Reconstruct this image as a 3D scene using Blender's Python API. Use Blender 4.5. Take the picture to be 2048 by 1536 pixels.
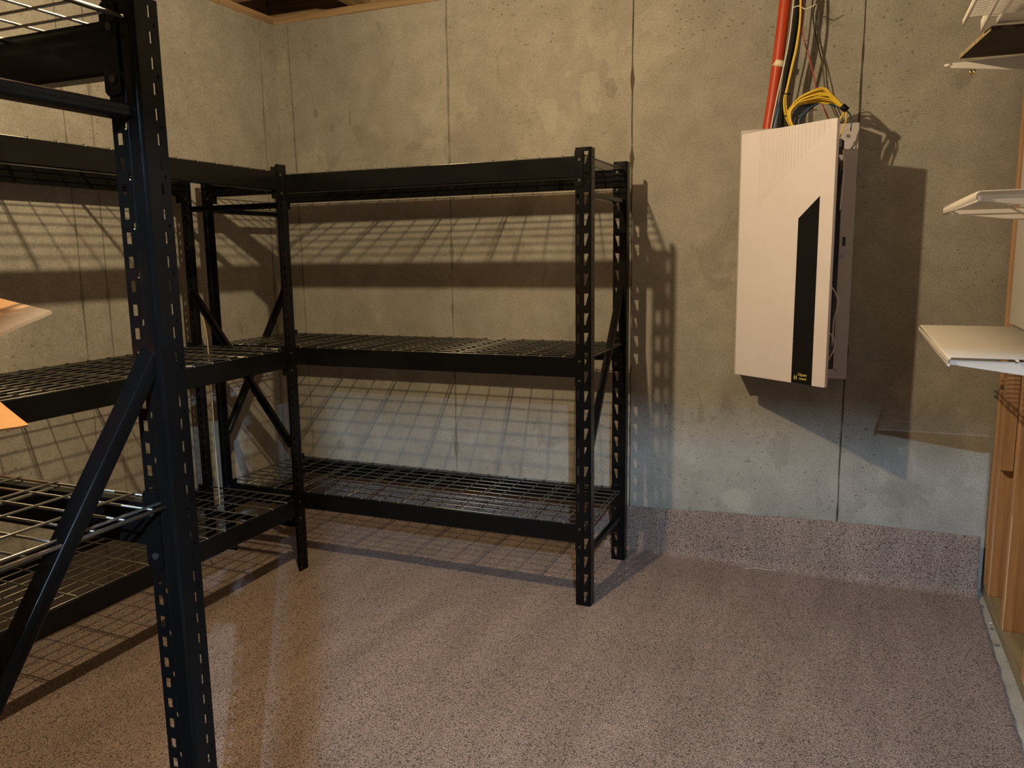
import bpy, bmesh, math, random
from mathutils import Vector, Matrix
from mathutils.geometry import tessellate_polygon
random.seed(7)
D = bpy.data
for o in list(D.objects): D.objects.remove(o)
C = bpy.context.scene.collection
H = 1.43                       # camera height in metres; layout is measured in camera heights
RM = Matrix(((0.9233923353735163, -0.047925295926374685, 0.38085398906117973),
             (0.3835924241388048, 0.15207510306094627, -0.9108951724388037),
             (-0.014263488940615646, 0.9872063254656405, 0.158808765009583)))
FP = 1605.26
# ------------------------------------------------------------------ camera
cam = D.objects.new('camera', D.cameras.new('camera')); C.objects.link(cam)
cam.data.sensor_width = 36; cam.data.lens = FP/2048*36; cam.data.clip_start = 0.02
cam.matrix_world = Matrix.Translation((0, 0, H)) @ RM.to_4x4()
bpy.context.scene.camera = cam
# ------------------------------------------------------------------ world, lights, exposure
w = D.worlds.new('world'); bpy.context.scene.world = w; w.use_nodes = True
w.node_tree.nodes['Background'].inputs[0].default_value = (0.55, 0.65, 1, 1)
w.node_tree.nodes['Background'].inputs[1].default_value = 0.012
vs = bpy.context.scene.view_settings
vs.view_transform = 'Standard'; vs.look = 'None'; vs.gamma = 1; vs.use_curve_mapping = False
vs.exposure = 1.2
def lamp(name, loc, power, col, rad):
    l = D.lights.new(name, 'POINT'); l.energy = power; l.color = col; l.shadow_soft_size = rad
    o = D.objects.new(name, l); C.objects.link(o)
    o.location = (loc[0]*H, loc[1]*H, (loc[2]+1)*H); return o
WARM = (-.84, 1.21, .722); COOL = (.386, -.75, .66)
lamp('ceiling_bulb_light', WARM, 58, (1, .80, .50), .022)
lamp('next_room_light', COOL, 262, (.50, .72, 1), .018)

# ------------------------------------------------------------------ helpers
def U(x, y, z): return Vector((x*H, y*H, (z+1)*H))
def ray(px, py): return RM @ Vector((px-1024, -(py-768), -FP))
def PY(px, py, Y):             # point seen at a pixel on the plane y = Y (camera heights)
    r = ray(px, py); r *= Y/r.y; return U(r.x, r.y, r.z)
def obj(name, bm, mat, parent=None, smooth=False):
    me = D.meshes.new(name); bm.to_mesh(me); bm.free(); me.materials.append(mat)
    if smooth:
        for p in me.polygons: p.use_smooth = True
    o = D.objects.new(name, me); C.objects.link(o)
    if parent: o.parent = parent
    return o
def bevel(o, wdt, seg=2):
    m = o.modifiers.new('bevel', 'BEVEL'); m.width = wdt; m.segments = seg; m.limit_method = 'ANGLE'; return o
def tag(o, label=None, cat=None, group=None, kind=None):
    if label: o['label'] = label
    if cat: o['category'] = cat
    if group: o['group'] = group
    if kind: o['kind'] = kind
    return o
def empty(name, loc, rz=0, label=None, cat=None, group=None):
    o = D.objects.new(name, None); C.objects.link(o); o.location = loc; o.rotation_euler = (0, 0, rz)
    o.empty_display_size = .05
    return tag(o, label, cat, group)
def copy_tree(o, parent=None):
    c = o.copy(); C.objects.link(c); c.parent = parent
    for ch in o.children: copy_tree(ch, c)
    return c
def box(bm, a, b):
    x0, y0, z0 = a; x1, y1, z1 = b
    v = [bm.verts.new(p) for p in ((x0,y0,z0),(x1,y0,z0),(x1,y1,z0),(x0,y1,z0),(x0,y0,z1),(x1,y0,z1),(x1,y1,z1),(x0,y1,z1))]
    for f in ((3,2,1,0),(4,5,6,7),(0,1,5,4),(1,2,6,5),(2,3,7,6),(3,0,4,7)): bm.faces.new([v[i] for i in f])
def NB(): return bmesh.new()
def BX(a, b): bm = NB(); box(bm, a, b); return bm
def UB(x0, y0, z0, x1, y1, z1, bm=None):
    bm = bm or NB(); box(bm, U(min(x0,x1), min(y0,y1), min(z0,z1)), U(max(x0,x1), max(y0,y1), max(z0,z1))); return bm
def tube(bm, pts, r, n=6, cap=True, squash=None):
    pts = [Vector(p) for p in pts]; rings = []; up = None
    for i, p in enumerate(pts):
        t = (pts[min(i+1, len(pts)-1)] - pts[max(i-1, 0)]).normalized()
        if up is None:
            up = t.orthogonal().normalized()
        up = (up - t*up.dot(t)).normalized(); s = t.cross(up)
        rr = r[i] if isinstance(r, (list, tuple)) else r
        rings.append([bm.verts.new(p + (up*math.cos(2*math.pi*k/n) + s*math.sin(2*math.pi*k/n))*rr) for k in range(n)])
    for a, b in zip(rings, rings[1:]):
        for k in range(n): bm.faces.new((a[k], a[(k+1) % n], b[(k+1) % n], b[k]))
    if cap: bm.faces.new(rings[0][::-1]); bm.faces.new(rings[-1])
def curve_pts(ctrl, n=8):      # Catmull-Rom
    c = [Vector(p) for p in ctrl]; c = [2*c[0]-c[1]] + c + [2*c[-1]-c[-2]]; out = []
    for i in range(1, len(c)-2):
        for k in range(n):
            t = k/n; a, b, d, e = c[i-1], c[i], c[i+1], c[i+2]
            out.append(.5*((2*b)+(-a+d)*t+(2*a-5*b+4*d-e)*t*t+(-a+3*b-3*d+e)*t*t*t))
    out.append(c[-2]); return out
def TB(pts, r, n=6): bm = NB(); tube(bm, pts, r, n); return bm
def prism(poly, origin, ex, ey, n, th, bm=None):   # 2D polygon in a plane, given thickness
    bm = bm or NB(); ex, ey, n = Vector(ex), Vector(ey), Vector(n)
    a = [bm.verts.new(Vector(origin)+ex*p[0]+ey*p[1]) for p in poly]
    b = [bm.verts.new(v.co + n*th) for v in a]
    bm.faces.new(a[::-1]); bm.faces.new(b)
    for i in range(len(a)): j = (i+1) % len(a); bm.faces.new((a[i], a[j], b[j], b[i]))
    bmesh.ops.recalc_face_normals(bm, faces=bm.faces); return bm

# ------------------------------------------------------------------ materials
def mat(name, col=(.5,.5,.5), rough=.5, metal=0, spec=.5):
    m = D.materials.new(name); m.use_nodes = True; b = m.node_tree.nodes['Principled BSDF']
    b.inputs['Base Color'].default_value = (*col, 1); b.inputs['Roughness'].default_value = rough
    b.inputs['Metallic'].default_value = metal; b.inputs['Specular IOR Level'].default_value = spec
    return m
class NT:
    def __init__(s, m): s.t = m.node_tree; s.b = s.t.nodes['Principled BSDF']; s.co = s.t.nodes.new('ShaderNodeTexCoord').outputs['Object']
    def n(s, ty, **k):
        nd = s.t.nodes.new('ShaderNode'+ty)
        for a, v in k.items(): setattr(nd, a, v)
        return nd
    def l(s, a, b): s.t.links.new(a, b)
    def map(s, scale=(1,1,1), src=None):
        m = s.n('Mapping'); m.inputs['Scale'].default_value = scale; s.l(src or s.co, m.inputs[0]); return m.outputs[0]
    def noise(s, scale, detail=4, rough=.5, vec=None, dist=0):
        nd = s.n('TexNoise'); nd.inputs['Scale'].default_value = scale; nd.inputs['Detail'].default_value = detail
        nd.inputs['Roughness'].default_value = rough; nd.inputs['Distortion'].default_value = dist
        s.l(vec or s.co, nd.inputs['Vector']); return nd.outputs['Fac']
    def vor(s, scale, vec=None, feature='F1', out='Distance', rnd=1):
        nd = s.n('TexVoronoi', feature=feature); nd.inputs['Scale'].default_value = scale; nd.inputs['Randomness'].default_value = rnd
        s.l(vec or s.co, nd.inputs['Vector']); return nd.outputs[out]
    def ramp(s, fac, stops):
        r = s.n('ValToRGB'); e = r.color_ramp.elements
        while len(e) < len(stops): e.new(.5)
        for x, (p, c) in zip(e, stops): x.position = p; x.color = (*c, 1) if len(c) == 3 else c
        s.l(fac, r.inputs[0]); return r.outputs[0]
    def g(s, fac, a, b, va=0, vb=1): return s.ramp(fac, [(a, (va,)*3), (b, (vb,)*3)])
    def mix(s, fac, a, b, mode='MIX'):
        m = s.n('Mix', data_type='RGBA', blend_type=mode)
        for i, v in ((0, fac), (6, a), (7, b)):
            if isinstance(v, (int, float)): m.inputs[i].default_value = v
            elif isinstance(v, tuple): m.inputs[i].default_value = (*v, 1)
            else: s.l(v, m.inputs[i])
        return m.outputs[2]
    def math(s, op, a, b=0.0):
        m = s.n('Math', operation=op)
        for i, v in enumerate((a, b)):
            if isinstance(v, (int, float)): m.inputs[i].default_value = v
            else: s.l(v, m.inputs[i])
        return m.outputs[0]
    def bump(s, h, strength, dist, prev=None):
        b = s.n('Bump'); b.inputs['Strength'].default_value = strength; b.inputs['Distance'].default_value = dist
        s.l(h, b.inputs['Height'])
        if prev: s.l(prev, b.inputs['Normal'])
        s.l(b.outputs[0], s.b.inputs['Normal']); return b.outputs[0]

def concrete(name, tint=(1,1,1), stains=()):
    m = mat(name, rough=.88, spec=.25); t = NT(m)
    big = t.noise(1.1, 5, .55, t.map((1, 1, .8)))
    c = t.ramp(big, [(.30, (.27,.245,.20)), (.5, (.335,.305,.25)), (.70, (.385,.35,.29))])
    # damp-looking patches with clear edges
    pn = t.noise(2.3, 6, .62, t.map((1.0, 1.0, .75)), .35)
    c = t.mix(t.math('MULTIPLY', t.g(pn, .585, .60), .55), c, (.395,.36,.29))
    pn2 = t.noise(3.4, 6, .6, t.map((1.3, 1.3, .8)), .5)
    c = t.mix(t.math('MULTIPLY', t.g(pn2, .63, .655), .45), c, (.215,.19,.145))
    # vertical drifts from the pour
    dr = t.noise(5, 4, .6, t.map((1, 1, .12)))
    c = t.mix(t.g(dr, .35, .75, 0, .35), c, (.27,.24,.19))
    md = t.noise(9, 5, .65)
    c = t.mix(.30, c, t.ramp(md, [(.32, (.62,.61,.58)), (.68, (1.3,1.3,1.3))]), 'MULTIPLY')
    fine = t.noise(140, 3, .75)
    c = t.mix(.55, c, t.ramp(fine, [(.3, (.5,)*3), (.7, (1.3,)*3)]), 'MULTIPLY')
    # small bug holes, denser in some regions and lower down
    dens = t.noise(1.7, 2, .5)
    vv = t.map((1, 1, 1.7))
    wob = t.n('VectorMath', operation='ADD'); nz = t.n('TexNoise'); nz.inputs['Scale'].default_value = 30; t.l(t.co, nz.inputs['Vector'])
    sc = t.n('VectorMath', operation='SCALE'); sc.inputs['Scale'].default_value = .02; t.l(nz.outputs['Color'], sc.inputs[0]); t.l(vv, wob.inputs[0]); t.l(sc.outputs[0], wob.inputs[1])
    v1 = t.vor(26, wob.outputs[0]); v2 = t.vor(9, wob.outputs[0])
    lim = t.math('MULTIPLY', t.g(dens, .42, .66, .0, .16), 1)
    h1 = t.math('LESS_THAN', v1, lim)
    h2 = t.math('LESS_THAN', v2, t.g(dens, .4, .6, .01, .06))
    holes = t.math('MAXIMUM', h1, h2)
    c = t.mix(t.math('MULTIPLY', holes, .62), c, (.10,.085,.06))
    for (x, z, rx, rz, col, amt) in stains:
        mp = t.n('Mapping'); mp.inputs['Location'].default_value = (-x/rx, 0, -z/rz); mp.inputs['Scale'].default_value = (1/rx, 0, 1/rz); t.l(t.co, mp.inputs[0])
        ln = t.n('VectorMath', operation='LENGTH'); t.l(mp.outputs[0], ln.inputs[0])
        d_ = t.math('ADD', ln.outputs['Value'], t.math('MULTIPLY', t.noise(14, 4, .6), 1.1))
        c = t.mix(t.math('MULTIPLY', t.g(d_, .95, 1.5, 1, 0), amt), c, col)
    if tint != (1,1,1): c = t.mix(1.0, c, tint, 'MULTIPLY')
    t.l(c, t.b.inputs['Base Color'])
    p = t.bump(t.math('SUBTRACT', 1, holes), .25, .002)
    p = t.bump(big, .25, .03, p); t.bump(fine, .35, .002, p)
    return m
def wood(name, col=(.40,.245,.115), dark=(.25,.135,.055), axis=2, rough=.6):
    m = mat(name, rough=rough, spec=.3); t = NT(m)
    s = [26, 26, 26]; s[axis] = 1.1
    g = t.noise(1.6, 6, .6, t.map(tuple(s)), .6)
    c = t.ramp(g, [(.35, dark), (.52, col), (.72, tuple(min(1, x*1.25) for x in col))])
    kn = t.vor(3.2, t.map((2.2, 2.2, 1.0)))
    c = t.mix(t.g(kn, .03, .09, .75, 0), c, tuple(x*.35 for x in col))
    t.l(c, t.b.inputs['Base Color']); t.bump(g, .3, .001); return m
def painted(name, col, rough, spec=.5, b=.15, scale=350, vary=.12):
    m = mat(name, col, rough, 0, spec); t = NT(m)
    n = t.noise(scale, 2, .5); n2 = t.noise(9, 4, .6)
    t.l(t.mix(vary, col, t.ramp(n2, [(.3, (.2,)*3), (.7, (1.6,)*3)]), 'MULTIPLY'), t.b.inputs['Base Color'])
    t.l(t.g(n2, .3, .7, max(.02, rough-.08), rough+.08), t.b.inputs['Roughness'])
    t.bump(n, b, .0006); return m
M = {}
M['concrete'] = concrete('poured_concrete')
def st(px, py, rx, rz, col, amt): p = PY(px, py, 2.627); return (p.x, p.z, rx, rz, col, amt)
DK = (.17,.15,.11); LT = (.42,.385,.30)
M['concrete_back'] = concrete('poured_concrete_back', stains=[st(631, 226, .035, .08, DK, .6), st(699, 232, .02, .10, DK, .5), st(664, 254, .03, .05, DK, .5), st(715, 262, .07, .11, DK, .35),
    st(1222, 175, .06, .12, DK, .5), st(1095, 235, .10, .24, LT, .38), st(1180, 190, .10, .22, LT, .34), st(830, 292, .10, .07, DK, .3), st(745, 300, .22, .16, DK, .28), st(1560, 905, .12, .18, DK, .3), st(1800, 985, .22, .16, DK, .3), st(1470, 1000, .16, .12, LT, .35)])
M['slab'] = concrete('slab_concrete', (1.15,1.15,1.12))
M['steel'] = painted('black_powder_coat', (.005,.0048,.0046), .20, .15, .05)
M['wire'] = painted('dark_deck_wire', (.20,.19,.16), .34, .6, .05); M['wire'].node_tree.nodes['Principled BSDF'].inputs['Metallic'].default_value = .75
M['rivet'] = painted('dark_rivet', (.03,.03,.03), .3)
M['pine'] = wood('pine_vertical', (.56,.34,.19), (.42,.235,.115), axis=2)
M['pine_x'] = wood('pine_along_x', (.33,.215,.11), (.19,.115,.05), axis=0)
M['pine_y'] = wood('pine_along_y', (.33,.215,.11), (.19,.115,.05), axis=1)
M['treated'] = wood('treated_plate', (.34,.30,.22), (.22,.19,.13), axis=1)
M['osb'] = wood('subfloor_panel', (.34,.22,.12), (.2,.13,.07), axis=0)
M['seam'] = painted('seam_grout', (.085,.07,.048), .9, .1, .6, 120, .5)
M['fin'] = painted('light_seam', (.21,.185,.14), .9, .1, .6, 120, .5)
M['white_box'] = painted('warm_white_enamel', (.74,.665,.66), .42, .4, .05, 200, .03)
M['white_metal'] = painted('white_sheet_steel', (.48,.42,.41), .45, .4, .08, 200, .05)
M['black_gloss'] = painted('black_strip', (.008,.008,.008), .22, .5, .02)
M['yellow_ink'] = mat('yellow_ink', (.72,.62,.14), .5)
M['inside'] = painted('dark_interior', (.03,.028,.026), .6)
M['orange'] = painted('orange_conduit_plastic', (.46,.050,.014), .42, .35, .05, 300, .05)
M['yellow'] = painted('yellow_jacket', (.75,.50,.035), .42, .5, .03, 300, .05)
M['blue'] = painted('blue_jacket', (.03,.07,.14), .42)
M['red'] = painted('red_jacket', (.42,.03,.025), .42)
M['black'] = painted('black_jacket', (.006,.006,.006), .45, .15)
M['white'] = painted('white_jacket', (.72,.66,.58), .45)
M['brown'] = painted('brown_jacket_and_shadow', (.10,.07,.03), .5)
M['tape'] = painted('cream_tape', (.78,.66,.45), .6)
M['vinyl'] = painted('white_vinyl_wire', (.66,.60,.53), .42, .45, .05, 200, .03)
M['drywall'] = painted('white_panel', (.60,.56,.50), .8, .2, .1, 100, .05)
M['brownboard'] = painted('brown_backing', (.17,.085,.035), .85, .2, .2, 60, .3)
M['darkboard'] = painted('dark_board', (.035,.022,.012), .7, .2, .2, 60, .3)
M['cream'] = painted('cream_wall', (.26,.23,.19), .85, .2, .2, 60, .1)
M['brass'] = mat('brass', (.85,.62,.25), .18, 1)
M['screw'] = painted('zinc', (.25,.24,.22), .35); M['screw'].node_tree.nodes['Principled BSDF'].inputs['Metallic'].default_value = .9
M['porcelain'] = mat('porcelain', (.8,.78,.74), .3)
M['thread'] = mat('pale_thread', (.60,.50,.38), .8)
M['dowel'] = wood('pale_rod', (.40,.31,.17), (.28,.2,.1))
M['debris'] = painted('grey_debris', (.09,.085,.08), .8)
def cardboard():
    m = mat('cardboard', rough=.8, spec=.2); t = NT(m)
    n = t.noise(40, 4, .6, t.map((1, 8, 1)))
    t.l(t.ramp(n, [(.3, (.58,.30,.12)), (.7, (.66,.36,.15))]), t.b.inputs['Base Color'])
    t.bump(t.noise(200, 2), .2, .0006); return m
M['card'] = cardboard()
def carpet_mat():
    m = mat('cut_pile_carpet', rough=1, spec=.05); t = NT(m)
    t.b.inputs['Sheen Weight'].default_value = .04; t.b.inputs['Sheen Roughness'].default_value = .6
    big = t.noise(1.3, 4, .55, t.map((1, 1, 1)))
    streak = t.noise(2.2, 4, .6, t.map((3.4, .7, 1)), .5)
    tuft = t.vor(200); n = t.noise(230, 4, .8); mid = t.noise(60, 3, .7)
    c = t.ramp(tuft, [(.0, (.46,.345,.288)), (.42, (.372,.276,.228)), (.85, (.115,.079,.061))])
    c = t.mix(.55, c, t.ramp(n, [(.36, (.42,)*3), (.64, (1.45,)*3)]), 'MULTIPLY')
    c = t.mix(.6, c, t.ramp(mid, [(.30, (.86,.85,.84)), (.70, (1.12,)*3)]), 'MULTIPLY')
    c = t.mix(.5, c, t.ramp(streak, [(.38, (.80,.79,.78)), (.62, (1.18,1.18,1.19))]), 'MULTIPLY')
    c = t.mix(.35, c, t.ramp(big, [(.35, (.85,)*3), (.65, (1.15,)*3)]), 'MULTIPLY')
    t.l(c, t.b.inputs['Base Color'])
    p = t.bump(t.math('SUBTRACT', 1, tuft), .9, .006); p = t.bump(n, .6, .003, p); t.bump(mid, .6, .008, p)
    return m
M['carpet'] = carpet_mat()

# ------------------------------------------------------------------ room shell
XL, YW, XR, ZT = -2.055, 2.627, .474, .87
YP = -.36
S = lambda o: tag(o, kind='structure')
S(obj('floor', UB(XL-.14, -2.6, -1.07, 2.4, YW+.14, -1.006), M['slab']))
wb = S(obj('wall_back', UB(XL-.14, YW, -1.03, 2.4, YW+.14, ZT), M['concrete_back']))
wl = S(obj('wall_left', UB(XL-.14, -2.6, -1.03, XL, YW-.0005, ZT), M['concrete']))
def seam(x0, y0, x1, y1, z0, z1, parent, mt, wd=.0022, onx=True, knots=()):
    """wandering raised form line on a wall"""
    bm = NB(); n = 46; prev = None; wob = 0
    for i in range(n+1):
        t = i/n; z = z0+(z1-z0)*t; wob = wob*.8 + random.uniform(-.0009, .0009)
        a = x0+(x1-x0)*t; b = y0+(y1-y0)*t
        ww = wd*random.uniform(.35, 1.25)
        for k in knots:
            if abs(z-k) < .012: ww = wd*3.0
        if onx: ps = [U(a+wob-ww, b, z), U(a+wob-ww, b-.0016, z), U(a+wob+ww, b-.0016, z), U(a+wob+ww, b, z)]
        else: ps = [U(a, b+wob-ww, z), U(a+.0016, b+wob-ww, z), U(a+.0016, b+wob+ww, z), U(a, b+wob+ww, z)]
        cur = [bm.verts.new(p) for p in ps]
        if prev:
            for k in range(3): bm.faces.new((prev[k], prev[k+1], cur[k+1], cur[k]))
        prev = cur
    bmesh.ops.recalc_face_normals(bm, faces=bm.faces)
    return obj('form_seam', bm, mt, parent)
seam(-1.975, YW, -1.99, YW, -.99, .86, wb, M['fin'], .0022, True, (.52, -.2))
seam(-1.328, YW, -1.324, YW, -.99, .87, wb, M['fin'], .0030, True, (.52, -.25, .02, -.7))
seam(-.664, YW, -.666, YW, -.99, .87, wb, M['seam'], .0024, True, (.545, .3))
seam(.001, YW, .010, YW, -.93, .87, wb, M['seam'], .0026, True, (.5, -.72, -.3))
seam(1.0, YW, 1.0, YW, -.93, .87, wb, M['seam'], .0026, True)
for y, mt in ((2.54, 'fin'), (1.775, 'fin'), (1.685, 'fin'), (1.03, 'fin'), (.37, 'seam')):
    seam(XL, y, XL, y, -.99, .86, wl, M[mt], .0022, False, (.5, -.1))
# right-hand framed wall, partition with doorway, far side of next room
wr = S(obj('wall_right', UB(XR, 1.2, -1.005, XR+.02, YW, ZT), M['brownboard']))
YE = 1.2
S(obj('wall_right_return', UB(XR+.02, YE-.02, -1.005, 1.0, YE, ZT), M['cream']))
S(obj('wall_side_room', UB(1.0, YP, -1.005, 1.04, YE, ZT), M['cream']))
S(obj('wall_front', UB(XL, YP-.06, -1.005, .05, YP, ZT), M['cream']))
S(obj('wall_front_right', UB(.70, YP-.06, -1.005, 2.4, YP, ZT), M['cream']))
S(obj('wall_front_header', UB(.05, YP-.06, .540, .70, YP, ZT), M['cream']))
S(obj('wall_next_room', UB(XL, -2.64, -1.03, 2.4, -2.6, ZT), M['cream']))
S(obj('wall_next_room_side', UB(2.4, -2.6, -1.03, 2.44, YP-.06, ZT), M['cream']))
# sill plates, rim boards, joists, subfloor
tb = S(obj('trim_1', UB(XL-.12, YW-.004, ZT, .5, YW+.10, ZT+.027), M['pine_x'])); bevel(tb, .003)
tl = S(obj('trim_2', UB(XL-.10, -2.6, ZT, XL+.004, YW-.005, ZT+.027), M['pine_y'])); bevel(tl, .003)
for x in (-1.99, -1.28, -.2):
    obj('plate_joint', UB(x, YW-.0065, ZT-.001, x+.004, YW-.003, ZT+.028), M['osb'], tb)
for y in (2.33, 1.5):
    obj('plate_joint', UB(XL+.003, y, ZT-.001, XL+.0065, y+.004, ZT+.028), M['osb'], tl)
S(obj('ceiling', UB(XL-.14, -2.64, 1.065, 2.44, YW+.14, 1.085), M['osb']))
S(obj('trim_3', UB(XL-.14, YW+.105, ZT, 2.44, YW+.14, 1.064), M['osb']))
S(obj('trim_4', UB(XL-.14, -2.64, ZT, XL-.105, YW+.1, 1.064), M['osb']))
S(obj('trim_5', UB(2.41, -2.64, ZT, 2.44, YW+.1, 1.064), M['osb']))
S(obj('trim_6', UB(XL-.1, -2.64, ZT, 2.4, -2.61, 1.064), M['osb']))
jx = -1.715; k = 0; jm = None
while jx + .28*k < 2.35:
    x = jx + .28*k
    j = UB(x, -2.6, ZT+.0275, x+.027, YW+.10, 1.0645)
    o = S(obj('ceiling_joist', j, M['pine_y'])); k += 1
for y in (2.40, 1.55, .7, -.2, -1.1):
    S(obj('joist_blocking', UB(XL-.10, y, ZT+.0275, jx-.0005, y+.027, 1.0645), M['pine_x']))

# studs of the framed wall
XS = .408
S(obj('bottom_plate', UB(XS, YE, -1.005, XS+.062, YW-.002, -.973), M['treated']))
S(obj('top_plate', UB(XS, YE, ZT-.027, XS+.062, YW-.002, ZT), M['pine_y']))
sb = None
for y in (2.575, 2.495, 2.27, 1.99, 1.71, 1.43, 1.203):
    if sb is None:
        sb = bevel(obj('wall_stud', UB(XS, y, -.9728, XS+.062, y+.027, ZT-.0275), M['pine']), .002); s = sb; y0 = y
    else:
        s = sb.copy(); C.objects.link(s); s.location.y = (y-y0)*H
    S(s)
S(bevel(obj('nailer_block', UB(XS-.0015, 2.47, -.60, XS+.03, 2.494, ZT-.0275), M['pine']), .002))
dwp = bevel(obj('wall_panel', UB(XS-.010, YE, -.197, XS-.0005, 2.462, ZT-.03), M['drywall']), .001)
tag(dwp, 'white wall panel fixed to the studs above the lowest wire shelf', 'panel')

# ------------------------------------------------------------------ carpet
def make_carpet():
    nx, ny = 240, 330
    bm = NB(); rows = []
    import mathutils.noise as mn
    for j in range(ny+1):
        s = j/ny; row = []
        for i in range(nx+1):
            u = i/nx
            # profile along the room: flat, then curls up the back wall
            L = s*3.075                      # camera heights from YP to the top of the flap
            y = YP+.003+L; z = 0
            fold = 2.545 - .012*math.sin(u*9) - .02*max(0, u-.55)
            if y > fold:
                e = y-fold; rr = .028; a = min(e/rr, math.pi*.46)
                y = fold + rr*math.sin(a)*1.0; z = rr*(1-math.cos(a))
                if e > rr*math.pi*.46: z += (e-rr*math.pi*.46)*.98; y += (e-rr*math.pi*.46)*.16
                y = min(y, YW-.012)
            xe = .392 - .018*(y-2)*(-1)*1.0 if y < YE+.0 else .371+.020*(min(y, 2.62)-1.75)/.8
            xe = max(.30, xe) + .0035*mn.noise(Vector((y*22, 3, 0))) + .002*mn.noise(Vector((y*70, 9, 0)))
            x = (XL+.004) + (xe-XL-.004)*u
            z += .0022*mn.noise(Vector((x*7, y*7, 0))) + .0012*mn.noise(Vector((x*30, y*30, 5)))
            if s > .93: z += (.004*mn.noise(Vector((x*6, 1, 2))) + .0018*mn.noise(Vector((x*60, 4, 2))))*(s-.93)/.07
            row.append(bm.verts.new(U(x, y, z-1+.0)))
        rows.append(row)
    for a, b in zip(rows, rows[1:]):
        for i in range(nx): bm.faces.new((a[i], a[i+1], b[i+1], b[i]))
    o = obj('carpet', bm, M['carpet'], None, True)
    m = o.modifiers.new('solid', 'SOLIDIFY'); m.thickness = .0075; m.offset = -1
    return o
cp = make_carpet(); tag(cp, 'loose pinkish brown cut pile carpet curling up against the concrete wall', 'carpet')

# ------------------------------------------------------------------ storage racks
RL, RD, RH = 1.32*H, .41*H, 1.277*H
PW, PD = .041*H, .033*H
TH = .0022
def strip_cell(bm, p0, p1, z0, z1, holes, flip=False):
    """one pitch of bent sheet between plan points p0,p1, pierced by polygons given in (u,z) metres"""
    p0 = Vector(p0); p1 = Vector(p1); d = p1-p0; ln = d.length; d.normalize(); n = Vector((-d.y, d.x))
    if flip: n = -n
    def P(u, z, off): q = p0+d*u+n*off; return (q.x, q.y, z)
    loops = [[(0, z0), (ln, z0), (ln, z1), (0, z1)]] + [[(u, z0+z) for u, z in h] for h in holes]
    tris = tessellate_polygon([[Vector((u, z, 0)) for u, z in lp] for lp in loops])
    flat = [p for lp in loops for p in lp]
    A = [bm.verts.new(P(u, z, 0)) for u, z in flat]; B = [bm.verts.new(P(u, z, TH)) for u, z in flat]
    for t in tris:
        try: bm.faces.new([A[i] for i in t]); bm.faces.new([B[i] for i in reversed(t)])
        except ValueError: pass
    k = 4
    for h in holes:
        m = len(h)
        for i in range(m): bm.faces.new((A[k+i], A[k+(i+1) % m], B[k+(i+1) % m], B[k+i]))
        k += m
    for a, b in ((1, 2), (3, 0)): bm.faces.new((A[a], A[b], B[b], B[a]))
    return A, B
def rect(u, z, w, h): return [(u-w/2, z-h/2), (u+w/2, z-h/2), (u+w/2, z+h/2), (u-w/2, z+h/2)]
def ov(u, z, w, h): return [(u+w/2*math.cos(a*math.pi/4), z+h/2*math.sin(a*math.pi/4)) for a in range(8)]
PITCH = RH/24
def post_mesh(kind):
    """open folded post, free edge at x=0, web at x=PW"""
    bm = NB(); W = PW; c = .007
    # plan: back flange, inner face, jog, outer face, rounded corner, web, lip
    if kind == 'rect': pl = [(0, .004), (0, 0), (.034, 0), (.037, -.003), (W-c, -.003)]; oy = -.003
    else: c = .004; oy = 0; pl = [(0, .046 if kind == 'tri' else .004), (0, 0), (W-c, 0)]
    arc = [(W-c+c*math.sin(a*math.pi/16), oy+c-c*math.cos(a*math.pi/16)) for a in range(1, 9)]
    pl += arc + [(W, PD), (W-.010, PD)]; iw = len(pl)-3
    for k in range(24):
        z0 = k*PITCH; z1 = z0+PITCH
        for i, (a, b) in enumerate(zip(pl, pl[1:])):
            hs = []
            if kind == 'rect':
                if i == 1: hs = [rect(.0135, PITCH*.25, .0115, .018), rect(.0135, PITCH*.75, .0115, .018), ov(.028, PITCH*.5, .006, .012)]
                if i == iw: hs = [rect(.026, PITCH*.25, .0048, .018), rect(.026, PITCH*.75, .0048, .018), ov(.034, PITCH*.5, .004, .008)]
            elif kind == 'tri':
                if i == 1: hs = [rect(.0088, PITCH*.5, .009, .040), [(.0335, PITCH*.22), (.0385, PITCH*.18), (.0515, PITCH*.80), (.0335, PITCH*.80)]]
                if i == iw: hs = [ov(.019, PITCH*.5, .006, .012)]
            else:
                if i == 1: hs = [[(.008, PITCH*.80), (.021, PITCH*.20), (.026, PITCH*.23), (.026, PITCH*.80)][::-1]]
                if i == iw: hs = [ov(.019, PITCH*.5, .006, .012)]
            strip_cell(bm, a, b, z0, z1, hs, True)
    bmesh.ops.remove_doubles(bm, verts=bm.verts, dist=.00002)
    bmesh.ops.recalc_face_normals(bm, faces=bm.faces)
    me = D.meshes.new('post_'+kind)
    for f in bm.faces: f.smooth = True
    bm.to_mesh(me); bm.free(); me.set_sharp_from_angle(angle=.45); me.materials.append(M['steel']); return me
PM = {k: post_mesh(k) for k in ('rect', 'tri', 'trirear')}
def mirror_x(me):
    bm = NB(); bm.from_mesh(me)
    for v in bm.verts: v.co.x = -v.co.x
    bmesh.ops.reverse_faces(bm, faces=bm.faces)
    m2 = D.meshes.new(me.name+'_m'); bm.to_mesh(m2); bm.free(); m2.set_sharp_from_angle(angle=.45); m2.materials.append(M['steel']); return m2
PMM = {k: mirror_x(v) for k, v in PM.items()}
def mobj(name, me, parent, loc=(0, 0, 0)):
    o = D.objects.new(name, me); C.objects.link(o); o.parent = parent; o.location = loc; return o
BH = .052*H
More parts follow.
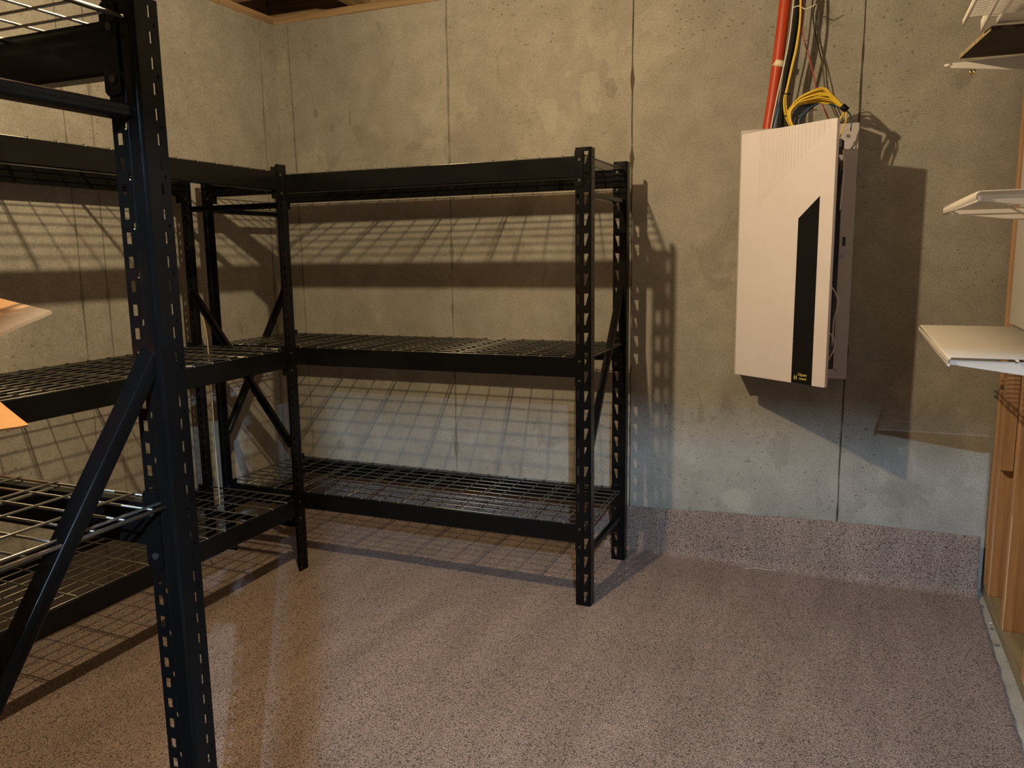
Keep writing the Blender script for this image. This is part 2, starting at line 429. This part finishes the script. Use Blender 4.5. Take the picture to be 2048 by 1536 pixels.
LEV = [(1-.762)*H, (1-.283)*H, (1+.254)*H]
def beam_bm():
    bm = NB(); x0, x1 = PW-.004, RL-PW+.004; d = .040
    prof = [(0, 0), (0, BH), (.020, BH), (.020, BH-.014), (d, BH-.014), (d, .0), (.034, -.004), (.006, -.004)]
    prism(prof, (x0, 0, 0), (0, 1, 0), (0, 0, 1), (1, 0, 0), x1-x0, bm)
    return bm
bbm = beam_bm(); BEAM = D.meshes.new('beam'); bbm.to_mesh(BEAM); bbm.free(); BEAM.materials.append(M['steel'])
def plate_mesh(s):
    bm = NB(); h = .087*H; z0 = -.070*H+.052*H; w0, w1 = (PW-.030, PW+.003) if s > 0 else (RL-PW-.003, RL-PW+.030)
    poly = [(w0, z0-.012+.006), (w0+.006, z0-.012), (w1-.006, z0-.012), (w1, z0-.006), (w1, z0+h-.006), (w1-.006, z0+h), (w0+.006, z0+h), (w0, z0+h-.006)]
    prism(poly, (0, 0, 0), (1, 0, 0), (0, 0, 1), (0, -1, 0), .0035, bm)
    xf = w1 if s > 0 else w0
    box(bm, (xf-.0035 if s > 0 else xf, 0.0, z0-.010), (xf if s > 0 else xf+.0035, .034, z0+h-.002))
    me = D.meshes.new('end_plate'); bm.to_mesh(me); bm.free(); me.materials.append(M['steel'])
    mr = []
    for z in (z0+.012, z0+.012+PITCH):
        xx = (w0+w1)/2-.003*s; bm = NB()
        tube(bm, [(xx, -.0035, z), (xx, -.0065, z)], .006, 10)
        m = D.meshes.new('rivet'); bm.to_mesh(m); bm.free(); m.materials.append(M['rivet']); mr.append(m)
    return me, mr
EP = [plate_mesh(1), plate_mesh(-1)]
def deck_mesh():
    bm = NB(); x0, x1 = PW*.3, RL-PW*.3; y0, y1 = .006, RD-PD+.034
    n = 19; r = .0024
    for i in range(n+1):
        x = x0+(x1-x0)*i/n
        if i in (0, n): x += .01 if i == 0 else -.01
        pts = [(x, y0+.003, -.024), (x, y0+.001, -.002), (x, y0+.003, .002), (x, y1-.003, .002), (x, y1, -.024)]
        tube(bm, pts, r, 5)
        if i % 3 == 1:             # stiffening wire below, with the wider double line
            tube(bm, [(x+.012, y0+.024, -.004), (x+.012, y1-.024, -.004)], r*1.5, 5)
    m = 11
    for k in range(m):
        y = y0+.006+(y1-y0-.012)*k/(m-1)
        tube(bm, [(x0, y, -.0015), (x1, y, -.0015)], r, 5)
    me = D.meshes.new('wire_deck'); bm.to_mesh(me); bm.free(); me.materials.append(M['wire'])
    for p in me.polygons: p.use_smooth = True
    return me
DECK = deck_mesh()
def brace_mesh(p0, p1, wdt=.036, th=.022):
    """C-section brace lying in the side frame plane (y,z)"""
    bm = NB(); a = Vector((0, *p0)); b = Vector((0, *p1)); d = (b-a).normalized(); up = Vector((1, 0, 0)).cross(d).normalized()
    t = .002; prof = [(-wdt/2, 0), (-wdt/2+.003, th), (wdt/2-.003, th), (wdt/2, 0), (wdt/2-t, 0), (wdt/2-.003-t, th-t), (-wdt/2+.003+t, th-t), (-wdt/2+t, 0)]
    va = [bm.verts.new(a+up*u+Vector((v, 0, 0))) for u, v in prof]; vb = [bm.verts.new(b+up*u+Vector((v, 0, 0))) for u, v in prof]
    bm.faces.new(va[::-1]); bm.faces.new(vb)
    for i in range(8): j = (i+1) % 8; bm.faces.new((va[i], va[j], vb[j], vb[i]))
    bmesh.ops.recalc_face_normals(bm, faces=bm.faces); bm.edges.ensure_lookup_table()
    es = [e for e in bm.edges if (e.verts[0].co-e.verts[1].co).length > .3 and min(abs(v.co.x-th) for v in e.verts) < .0005]
    bmesh.ops.bevel(bm, geom=es, offset=.004, segments=4, profile=.5, affect='EDGES')
    for f in bm.faces: f.smooth = True
    me = D.meshes.new('brace'); bm.to_mesh(me); bm.free(); me.set_sharp_from_angle(angle=.6); me.materials.append(M['steel']); return me
fy0, fy1 = PD-.016, RD-PD+.014
BR = [brace_mesh((fy0, (1+.158)*H), (fy1, (1+.158)*H), .026), brace_mesh((fy0, (1-.59)*H), (fy1, (1-.10)*H), .032, .027), brace_mesh((fy0, (1-.85)*H), (fy1, (1-.85)*H), .026)]
def rack(loc, rz, label, kinds):
    t = empty('storage_rack', loc, rz, label, 'rack', 'black boltless racks around the room')
    for q, (x, y, mir) in enumerate(((0, 0, 1), (RL, 0, 0), (0, RD-PD, 1), (RL, RD-PD, 0))):
        k = kinds[q]
        if mir: mobj('post', PMM[k], t, (PW, y, 0))
        else: mobj('post', PM[k], t, (RL-PW, y, 0))
    for z in LEV:
        for y in (0, RD-PD):
            b = mobj('beam', BEAM, t, (0, y, z-BH))
            for me, mr in EP:
                p = mobj('end_plate', me, b, (0, -.0032, 0)); [mobj('rivet', m, b, (0, -.0032, 0)) for m in mr]
        mobj('wire_deck', DECK, t, (0, 0, z+.0035))
    for b, th in zip(BR, (.022, .027, .022)):
        for x in (.012, RL-.010-th): mobj('side_brace', b, t, (x, 0, 0))
    return t
rack_back = rack(U(-.64-1.32, 2.088, -1), 0, 'empty black steel rack standing along the back concrete wall', ('rect', 'tri', 'rect', 'trirear'))
rack_left = rack(U(-1.59, .728, -1), math.pi/2, 'empty black rack along the left wall, running behind the nearest upright', ('rect',)*4)
rack_near = rack(U(-.709-1.32, .675+.033-.41, -1), 0, 'nearest black rack, cut by the left edge, holding the cardboard box', ('rect',)*4)
# rack_left: local x -> +Y, local y -> -X : front face at X=-1.59
del rack_back['group'], rack_left['group'], rack_near['group']

# thin pale rod leaning on the left rack's low shelf
rod = obj('rod', TB(curve_pts([PY(441, 1019, 1.853), PY(431, 900, 1.86), PY(421, 760, 1.87), PY(413, 668, 1.88), PY(403, 632, 1.89)], 5), .0024, 6), M['dowel'], None, True)
tag(rod, 'thin pale rod standing on the low wire shelf in the rack corner', 'rod')

# ------------------------------------------------------------------ cardboard box on the near rack
def flap(name, q, parent, th=.004):
    q = [Vector(p) for p in q]; n = (q[1]-q[0]).cross(q[2]-q[0]).normalized(); bm = NB(); nn = 8
    top = []; bot = []
    for i in range(nn+1):
        rt = []; rb = []
        for j in range(nn+1):
            a = i/nn; b = j/nn
            p = q[0].lerp(q[1], a).lerp(q[3].lerp(q[2], a), b)
            p = p + n*.004*math.sin(b*5+a*2) + (q[1]-q[0]).normalized()*(.0012*random.uniform(-1, 1) if j in (0, nn) else 0)
            rt.append(bm.verts.new(p)); rb.append(bm.verts.new(p-n*th))
        top.append(rt); bot.append(rb)
    for i in range(nn):
        for j in range(nn):
            bm.faces.new((top[i][j], top[i+1][j], top[i+1][j+1], top[i][j+1])); bm.faces.new((bot[i][j+1], bot[i+1][j+1], bot[i+1][j], bot[i][j]))
        for A, B in ((0, 0), (nn, nn)):
            bm.faces.new((top[i][A], top[i+1][A], bot[i+1][B], bot[i][B])); bm.faces.new((top[A][i], top[A][i+1], bot[A][i+1], bot[A][i]))
    bmesh.ops.recalc_face_normals(bm, faces=bm.faces)
    return obj(name, bm, M['card'], parent)
def rel(p, e): return Vector(p)-Vector(e.location)
x0, x1, y0, y1 = -1.27, -.925, .345, .60
t4 = .004/H
def carton(z0, z1, label):
    cb = empty('cardboard_box', U(-1.08, .48, z0), 0, label, 'box')
    for nm, a in (('bottom_panel', (x0, y0, z0, x1, y1, z0+t4)), ('side_panel', (x0, y0, z0+t4, x1, y0+t4, z1)), ('side_panel', (x0, y1-t4, z0+t4, x1, y1, z1)),
                  ('end_panel', (x0, y0+t4, z0+t4, x0+t4, y1-t4, z1)), ('end_panel', (x1-t4, y0+t4, z0+t4, x1, y1-t4, z1))):
        bm = NB(); box(bm, rel(U(*a[:3]), cb), rel(U(*a[3:]), cb)); obj(nm, bm, M['card'], cb)
    return cb
cb = carton(-.276, -.128, 'lower cardboard box on the nearest rack, only its flap tip showing')
T2 = PY(58, 850, .575); T2b = PY(-150, 905, .40)
flap('flap', [rel(p, cb) for p in (U(x1, y1, -.1295), T2, T2b, U(x1, y0, -.1295))], cb)
cb = carton(-.1275, -.020, 'upper cardboard box on the nearest rack, its wide flap sticking out')
T1 = PY(103, 622, .515); T1b = PY(-90, 735, .40)
flap('flap', [rel(p, cb) for p in (U(x1, y1-.03, -.019), T1, T1b, U(x1, y0, -.030))], cb)

# ------------------------------------------------------------------ structured wiring enclosure
E0 = U(-.15, 2.58, -.375)
en = empty('wiring_enclosure', E0, 0, 'white wall enclosure on the back wall, door ajar, with black stripe and logo', 'cabinet')
bx0, bx1, by0, by1, bz0, bz1 = -.313, .0075, 2.532, 2.6268, -.375, .352
def eb(a, b): bm = NB(); box(bm, rel(U(*a), en), rel(U(*b), en)); return bm
tt = .0015
bm = eb((bx0, by1-tt, bz0), (bx1, by1, bz1))
for a, b in (((bx0, by0, bz0), (bx0+tt, by1-tt, bz1)), ((bx1-tt, by0, bz0), (bx1, by1-tt, bz1)), ((bx0+tt, by0, bz0), (bx1-tt, by1-tt, bz0+tt)), ((bx0+tt, by0, bz1-tt), (bx1-tt, by1-tt, bz1))):
    box(bm, rel(U(*a), en), rel(U(*b), en))
obj('back_box', bm, M['white_metal'], en)
fw = .037
bm = NB()
# front frame with the top strip left open at the left for cables
def hole_frame():
    o = (bx0, bz0, bx1, bz1); i = (bx0+fw, bz0+.028, bx1-fw, bz1-.045)
    for a in ((o[0], o[1], i[0], o[3]), (i[2], o[1], o[2], o[3]), (i[0], o[1], i[2], i[1]), (i[0], i[3], i[2], o[3])):
        box(bm, rel(U(a[0], by0-.002, a[1]), en), rel(U(a[2], by0, a[3]), en))
hole_frame(); fr = obj('front_frame', bm, M['white_metal'], en)
for px, py in ((1696, 272), (1684, 513), (1671, 740)):
    p = PY(px, py, by0-.002); sc = obj('screw', TB([rel(p, en), rel(p+Vector((0, -.004, 0)), en)], .0072, 12), M['screw'], fr)
bm = NB(); p = PY(1688, 483, by0-.0025); pp = rel(p, en); box(bm, (pp.x-.006, pp.y-.002, pp.z-.018), (pp.x+.006, pp.y, pp.z+.018)); obj('latch_slot', bm, M['inside'], fr)
bm = NB(); p = PY(1701, 291, by0-.0025); pp = rel(p, en); box(bm, (pp.x+.010, pp.y-.008, pp.z-.018), (pp.x+.018, pp.y, pp.z+.014)); obj('hinge_tab', bm, M['white_metal'], fr)
bm = NB(); p = PY(1687, 285, by0-.0025); pp = rel(p, en); box(bm, (pp.x-.020, pp.y-.002, pp.z-.016), (pp.x-.006, pp.y+.001, pp.z+.016)); obj('knockout', bm, M['inside'], fr)
# inner parts: distribution board and loose leads
bm = NB(); box(bm, rel(U(-.20, 2.60, -.33), en), rel(U(-.075, 2.612, .27), en)); obj('module_panel', bm, M['inside'], en)
for i in range(9):
    zz = .18-.045*i; bm = NB(); box(bm, rel(U(-.10, 2.585, zz), en), rel(U(-.055, 2.60, zz+.030), en)); obj('punchdown_block', bm, M['screw'] if i % 2 else M['inside'], en)
for k, (ys, xs, m_) in enumerate((((560, 600, 640, 690), (1655, 1676, 1668, 1664), 'white'), ((660, 680, 700, 722), (1655, 1668, 1667, 1655), 'white'), ((300, 330, 380, 420), (1686, 1688, 1684, 1680), 'white'),
                                ((330, 450, 560, 700), (1680, 1672, 1668, 1658), 'blue'), ((310, 470, 600, 730), (1676, 1676, 1664, 1655), 'brown'), ((340, 430, 520, 640), (1684, 1671, 1667, 1660), 'blue'))):
    obj('lead', TB([rel(q, en) for q in curve_pts([PY(x, y, 2.50 if k < 3 else 2.56) for x, y in zip(xs, ys)], 6)], .003, 6), M[m_], en, True)
# door, hinged at its left edge and standing ajar
A0 = U(-.306, 2.49, -.3675); A1 = U(-.046, 2.30, -.3675); ex = (A1-A0).normalized(); WD = (A1-A0).length; HD = .7035*H; nn = Vector((0, 0, 1)).cross(ex); nn = -nn if nn.y < 0 else nn
# nn points to the wall; front face is at -nn side
def dp(s, z, off=0): return rel(A0+ex*s+Vector((0, 0, z))+nn*off, en)
dt = .017
def door_bm():
    bm = NB(); r = .010; pts = []
    for cx_, cz_, a0 in ((r, r, 180), (WD-r*.4, r*.4, 270), (WD-r*.4, HD-r*.4, 0), (r, HD-r, 90)):
        rr = r if cx_ == r else r*.4
        for k in range(5):
            a = math.radians(a0+k*22.5); pts.append((cx_+rr*math.cos(a), cz_+rr*math.sin(a)))
    prism(pts, dp(0, 0), ex, (0, 0, 1), nn, dt, bm); return bm
door = bevel(obj('enclosure_door', door_bm(), M['white_box'], en), .002)
door.name = 'door_panel'
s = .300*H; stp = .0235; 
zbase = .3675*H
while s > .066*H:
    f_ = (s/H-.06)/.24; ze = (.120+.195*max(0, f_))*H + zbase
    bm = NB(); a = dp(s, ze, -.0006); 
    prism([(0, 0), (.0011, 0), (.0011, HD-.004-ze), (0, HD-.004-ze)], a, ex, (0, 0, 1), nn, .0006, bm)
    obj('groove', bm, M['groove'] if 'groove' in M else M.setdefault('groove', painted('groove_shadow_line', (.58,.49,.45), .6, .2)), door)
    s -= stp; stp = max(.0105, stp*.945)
poly = [(.2110, -.3667), (.2800, -.3676), (.2797, .1423), (.2131, .0869)]
bm = prism([(x*H, z*H+zbase+.0006) for x, z in poly], dp(0, 0, -.0008), ex, (0, 0, 1), nn, .0008)
strp = obj('stripe', bm, M['black_gloss'], door)
def text(body, s, z, size, sx=1.0, bold=0.0):
    cu = D.curves.new('logo', 'FONT'); cu.body = body; cu.size = size; cu.extrude = .0002; cu.offset = bold
    o = D.objects.new('tmp', cu); C.objects.link(o); dg = bpy.context.evaluated_depsgraph_get()
    me = D.meshes.new_from_object(o.evaluated_get(dg)); D.objects.remove(o)
    t = D.objects.new('lettering', me); C.objects.link(t); me.materials.clear(); me.materials.append(M['yellow_ink'])
    mt = Matrix((( ex.x*sx, 0, -nn.x, 0), (ex.y*sx, 0, -nn.y, 0), (0, 1, 0, 0), (0, 0, 0, 1)))
    me.transform(Matrix.Translation(dp(s, z, -.0011)) @ mt); t.parent = door; return t
text('Open', .2335*H, zbase-.3440*H, .0150, 1.22, .00015)
text('ouse', .2375*H, zbase-.3545*H, .0150, 1.22, .00015)
text('H', .2195*H, zbase-.3565*H, .0260, .85, .0005)

# ------------------------------------------------------------------ conduit and cables above the enclosure
YC = 2.56
pts = curve_pts([PY(1586, -150, YC), PY(1577, -60, YC), PY(1571, 0, YC), PY(1559, 100, YC), PY(1548, 180, YC), PY(1535, 262, YC-.008), PY(1530, 300, YC-.01)], 6)
cd = empty('orange_conduit', pts[-1], 0, 'fat orange plastic conduit dropping into the white enclosure', 'conduit')
rr = [(.0265-.0060*(i/(len(pts)-1)))*1.0 for i in range(len(pts))]
obj('conduit_tube', TB([rel(p, cd) for p in pts], rr, 20), M['orange'], cd, True)
a = PY(1559.5, 122, YC); d = (PY(1556, 134, YC)-a)
obj('tape_band', TB([rel(a, cd), rel(a+d, cd)], .0258, 20), M['tape'], cd, True)
cab = []
def cable(name, ctrl, r, m_, label, cat='cable', n=8):
    o = obj(name, TB(curve_pts(ctrl, 7), r, n), M[m_], None, True); tag(o, label, cat); return o
def pl(lst, Y): return [PY(x, y, Y) for x, y in lst]
cable('white_cable', pl([(1596, -120), (1590, -40), (1586, 12), (1578, 80), (1566, 140), (1553, 200), (1542, 258), (1540, 290)], 2.535), .0031, 'white', 'white cable running down the right side of the orange conduit')
for k, (dx, Y) in enumerate(((0, 2.525), (6, 2.525), (3.2, 2.513))):
    cable('black_cable', pl([(1602+dx, -120), (1596+dx, -20), (1592+dx, 20), (1582+dx, 90), (1571+dx, 140), (1562+dx, 200), (1559+dx, 250), (1560+dx, 290)], Y), .0047, 'black',
          ('left one of the black cables behind the white cable', 'right one of the black cables, next to the yellow leads', 'middle black cable, in front of its two neighbours')[k])
for k, dx in enumerate((-8, -2, 9)):
    cable('blue_cable', pl([(1597, 60), (1590, 110), (1576, 160), (1562+dx*.5, 205), (1556+dx, 240), (1552+dx*1.2, 262), (1550+dx, 290)], 2.54-.004*k), .0042, 'blue',
          ('leftmost dark blue cable fanning into the enclosure', 'middle dark blue cable fanning into the enclosure', 'rightmost dark blue cable fanning into the enclosure, by the yellow leads')[k])
# yellow leads dropping from above then into the coil
yl = empty('yellow_cable_drop', PY(1590, 290, 2.51), 0, 'thin yellow leads dropping beside the black cables into the enclosure', 'cable')
for k in range(4):
    q = k*1.7
    c = pl([(1602+q*.5, -120), (1600+q*.5, -20), (1599+q*.4, 40), (1591+q*.6, 95), (1583+q*.6, 130), (1573+q*.5, 175), (1567+q, 200), (1569+q*1.3, 228), (1577+q*1.6, 248), (1588+q, 266), (1596, 290)], 2.50-.003*(k % 2))
    obj('lead', TB([rel(p, yl) for p in curve_pts(c, 6)], .0019, 6), M['yellow'], yl, True)
for (px, py, wd) in ((1571, 187, 8), (1577, 232, 8)):
    obj('cable_tie', TB([rel(PY(px-wd, py, 2.497), yl), rel(PY(px+wd+2, py+1, 2.497), yl)], .0026, 6), M['black'], yl, True)
# service loop of yellow and blue leads
coil = empty('cable_coil', PY(1633, 258, 2.44), 0, 'coiled loop of yellow and blue leads tied with a black strap', 'cable')
random.seed(3)
for k in range(15):
    f = k/14; top = 176+25*f+random.uniform(-1, 1); Y = 2.42+.03*random.random()
    xl = 1576+4*random.random()
    c = [(xl+12, 262), (xl+3, 243), (xl-1+5*f, 226-1*f), (xl+6+6*f, 213), (1600+5*f, 194+14*f), (1632, top+3), (1650+2*f, top+ 1+4*f), (1668-2*f, 193+13*f), (1681, 207+7*f), (1688+2*random.random(), 217), (1692, 228), (1692-k % 3, 240), (1686-k % 3, 256), (1680, 275)]
    if k % 3: c = c[:10]+[(1686, 228), (1679-k % 3, 243), (1668, 268), (1642, 286+k % 4), (1610, 284), (1590, 268)]
    obj('lead', TB([rel(p, coil) for p in curve_pts(pl(c, Y), 5)], .0027, 6), M['yellow'], coil, True)
for k in range(7):
    f = k/6; Y = 2.45+.02*random.random()
    c = [(1582+22*f, 268), (1581+20*f, 240+4*f), (1592+18*f, 221+9*f), (1618+6*f, 204+11*f), (1645, 199+6*f), (1666, 204+7*f), (1688, 219)]
    if k in (2, 5): c += [(1700, 228), (1703, 245), (1701, 262)]
    obj('lead', TB([rel(p, coil) for p in curve_pts(pl(c, Y), 5)], .0025, 6), M['blue'], coil, True)
bm = TB([rel(PY(1684, 212, 2.425), coil), rel(PY(1694, 221, 2.425), coil)], .013, 12); obj('strap', bm, M['black'], coil, True)
cable('red_wire', pl([(1611, -100), (1606, -20), (1604, 30), (1606, 70), (1617, 110), (1627, 150), (1633, 178), (1645, 210), (1660, 245), (1664, 270)], 2.54), .0025, 'red', 'thin red wire slanting down to the enclosure behind the yellow coil')
cable('wire_shadow_strand', pl([(1650, -30), (1628, 18), (1628, 50), (1636, 90), (1645, 130), (1650, 175), (1662, 210), (1676, 245), (1680, 275)], 2.612), .0028, 'brown', 'thin brown strand drawn as a wire shadow on the concrete, right of the red wire')  # brown strand stands in for the wire's cast shadow on the concrete
cable('cable_tie', pl([(1586, 15), (1598, 12), (1610, 18), (1620, 15), (1632, 8)], 2.50), .0022, 'white', 'pale cable tie with its tail sticking out above the coil', 'cable tie', 6)

# ------------------------------------------------------------------ ventilated shelves on the right
def wire_shelf(loc, xw, ylen, label, name='wire_shelf', lip=.019, brackets=True, rz=0, rx=0):
    """x from 0 (front) to xw (wall), y from 0 (near) to ylen (far); metres"""
    t = empty(name, loc, rz, label, 'shelf')
    bm = NB(); r = .0019; n = int(ylen/.0165)
    for i in range(n+1):
        y = ylen*i/n
        tube(bm, [(.0, y, -lip), (-.001, y, -.006), (.002, y, .001), (.008, y, .0022), (xw, y, .0022)], r, 5)
    obj('deck_wires', bm, M['vinyl'], t, True)
    for x, z, rr in ((.002, -.0015, .0032), (.0015, -lip, .0032), (xw*.5, -.002, .003), (xw-.004, -.002, .003)):
        obj('rail', TB([(x, -.012, z), (x, ylen+.012, z)], rr, 8), M['vinyl'], t, True)
    if brackets:
        for y in (.004, ylen-.006):
            bm = prism([(.004, -.006), (xw, -.006), (xw, -.052), (xw-.02, -.056), (.02, -.020), (.004, -.018)], (0, y, 0), (1, 0, 0), (0, 0, 1), (0, 1, 0), .0022)
            b = obj('bracket', bm, M['vinyl'], t); bevel(b, .0006)
    return t
wire_shelf(U(.178, 1.672, -.200), (.398-.178)*H, (2.362-1.672)*H, 'lowest white wire shelf on the right wall, seen from above')
wire_shelf(U(.175, 1.435, .084), (.398-.175)*H, (1.90-1.435)*H, 'middle white wire shelf on the right wall, seen from below')
# bare brackets with a board and loose shelving on top
def arm(y, label):
    t = empty('shelf_bracket', U(.172, y, .40), 0, label, 'bracket'); xw = (.398-.172)*H
    bm = prism([(.016, .0), (xw, .006), (xw, -.052), (.018, -.015)], (0, -.003, 0), (1, 0, 0), (0, 0, 1), (0, 1, 0), .006)
    bevel(obj('arm', bm, M['vinyl'], t), .0015)
    obj('tip', TB([(0, 0, -.006), (.020, 0, -.004)], [.0045, .005], 10), M['vinyl'], t, True)
    return t
arm(2.074, 'bare white shelf bracket carrying the dark board')
arm(1.15+.08, 'bare white shelf bracket nearer the camera under the loose shelves')
bd = NB(); ca = U(.199, 2.062, .405); 
prism([(0, 0), (.199*H, .008*H), (.199*H, -.205*H), (.027*H, -.235*H)], ca, (1, 0, 0), (0, 1, 0), (0, 0, 1), .012, bd)
brd = obj('board', bd, M['darkboard'], None); bevel(brd, .0015)
tag(brd, 'dark board with a pale edge lying on the top bracket', 'board')
e1 = Vector((.027*H, -.235*H, 0)); en1 = Vector((-e1.y, e1.x, 0)).normalized()*-1
obj('edge_band', prism([(0, 0), (e1.length, 0), (e1.length, .012), (0, .012)], ca+en1*.0002, e1.normalized(), (0, 0, 1), en1, .0012), M['dowel'], brd)
wire_shelf(U(.171, 1.27, .4135), .20*H, .475*H, 'lower of the loose white wire shelves beside the dark board', 'loose_wire_shelf', .016, False)
wire_shelf(U(.203, 1.26, .437), .185*H, .60*H, 'upper of the loose white wire shelves, lying over the dark board', 'loose_wire_shelf', .034, False, math.radians(-1))
wp = obj('pad', UB(.235, 1.70, .4195, .395, 1.845, .431), M['vinyl'], None); bevel(wp, .004)
tag(wp, 'white slab over the near edge of the dark board', 'panel')
hk = empty('brass_hook', PY(1945, 146, 2.06), 0, 'small shiny brass hook under the top white bracket', 'hook')
obj('hook_head', TB([(-.004, 0, .010), (-.0055, 0, .004), (0, 0, -.004), (0, 0, -.012)], [.003, .0045, .004, .0015], 10), M['brass'], hk, True)
obj('hook_head', TB([(.004, 0, .010), (.0055, 0, .004), (.001, 0, -.003)], [.003, .0045, .003], 10), M['brass'], hk, True)

# ------------------------------------------------------------------ small bits on the floor
def fl(px, py, z=.004):
    r = ray(px, py); r *= (z-1)/r.z; return U(r.x, r.y, r.z)
tag(obj('thread', TB(curve_pts([PY(1579, 1081, 2.575), PY(1577, 1100, 2.568), fl(1574, 1118, .03), fl(1570, 1132, .012), fl(1556, 1139), fl(1535, 1140), fl(1512, 1136), fl(1490, 1138)], 6), .0012, 5), M['thread'], None, True), 'long pale thread trailing off the carpet edge below the enclosure', 'thread')
tag(obj('thread', TB(curve_pts([PY(1788, 1106, 2.575), PY(1800, 1110, 2.57), PY(1808, 1118, 2.565), fl(1808, 1130, .03), fl(1803, 1142, .02), fl(1800, 1150, .01)], 6), [.0008]*12+[.0016]*18+[.0008], 5), M['thread'], None, True), 'short curled pale thread on the carpet fold toward the right corner', 'thread')
def chip(px, py, s, m_, label, z=.004):
    bm = NB(); bmesh.ops.create_icosphere(bm, subdivisions=2, radius=s)
    for v in bm.verts: v.co = Vector((v.co.x*random.uniform(.8, 1.2)*1.5, v.co.y*random.uniform(.8, 1.2), v.co.z*.5))
    o = obj('crumb', bm, M[m_]); o.location = fl(px, py, z); tag(o, label, 'debris')
chip(1597, 1144, .0042, 'white', 'small white crumb lying on the carpet near the fold')
chip(1742, 1213, .003, 'debris', 'dark grain on the carpet edge near the right corner')
chip(1963, 1212, .006, 'debris', 'grey chip on bare concrete at the foot of the corner stud', -.003)
chip(1981, 1246, .004, 'white', 'tiny pale crumb on the bare concrete strip', -.003)
chip(1984, 1257, .0045, 'debris', 'dark chip on the concrete strip beside the second stud', -.003)
chip(1994, 1290, .005, 'debris', 'dark flake on the concrete strip, nearest to the camera', -.003)

# ------------------------------------------------------------------ unseen pole added behind the camera to cast the floor shadow band
sp = empty('shadow_pole', U(.045, -.27, -1), 0, 'slim added pole by the doorway, casting the floor shadow band', 'pole')
obj('shaft', TB([(0, 0, .006), (0, 0, (ZT+1)*H-.004)], .0175, 20), M['steel'], sp, True)
obj('base_flange', UB(-.03, -.03, -1, .03, .03, -1+.006), M['steel'], sp)
# ------------------------------------------------------------------ lamp holders (out of frame)
def socket(p, label):
    t = empty('lamp_holder', U(p[0], p[1], p[2]+.05), 0, label, 'lamp')
    obj('cord', TB([(0, 0, .02), (0, 0, (.8975-p[2]-.05)*H)], .004, 8), M['black'], t, True)
    obj('socket', TB([(0, 0, -.02), (0, 0, .0), (0, 0, .03)], [.019, .022, .012], 16), M['porcelain'], t, True)
socket(WARM, 'hanging bulb holder above the middle of the storage room')
socket(COOL, 'hanging bulb holder in the next room beyond the doorway')
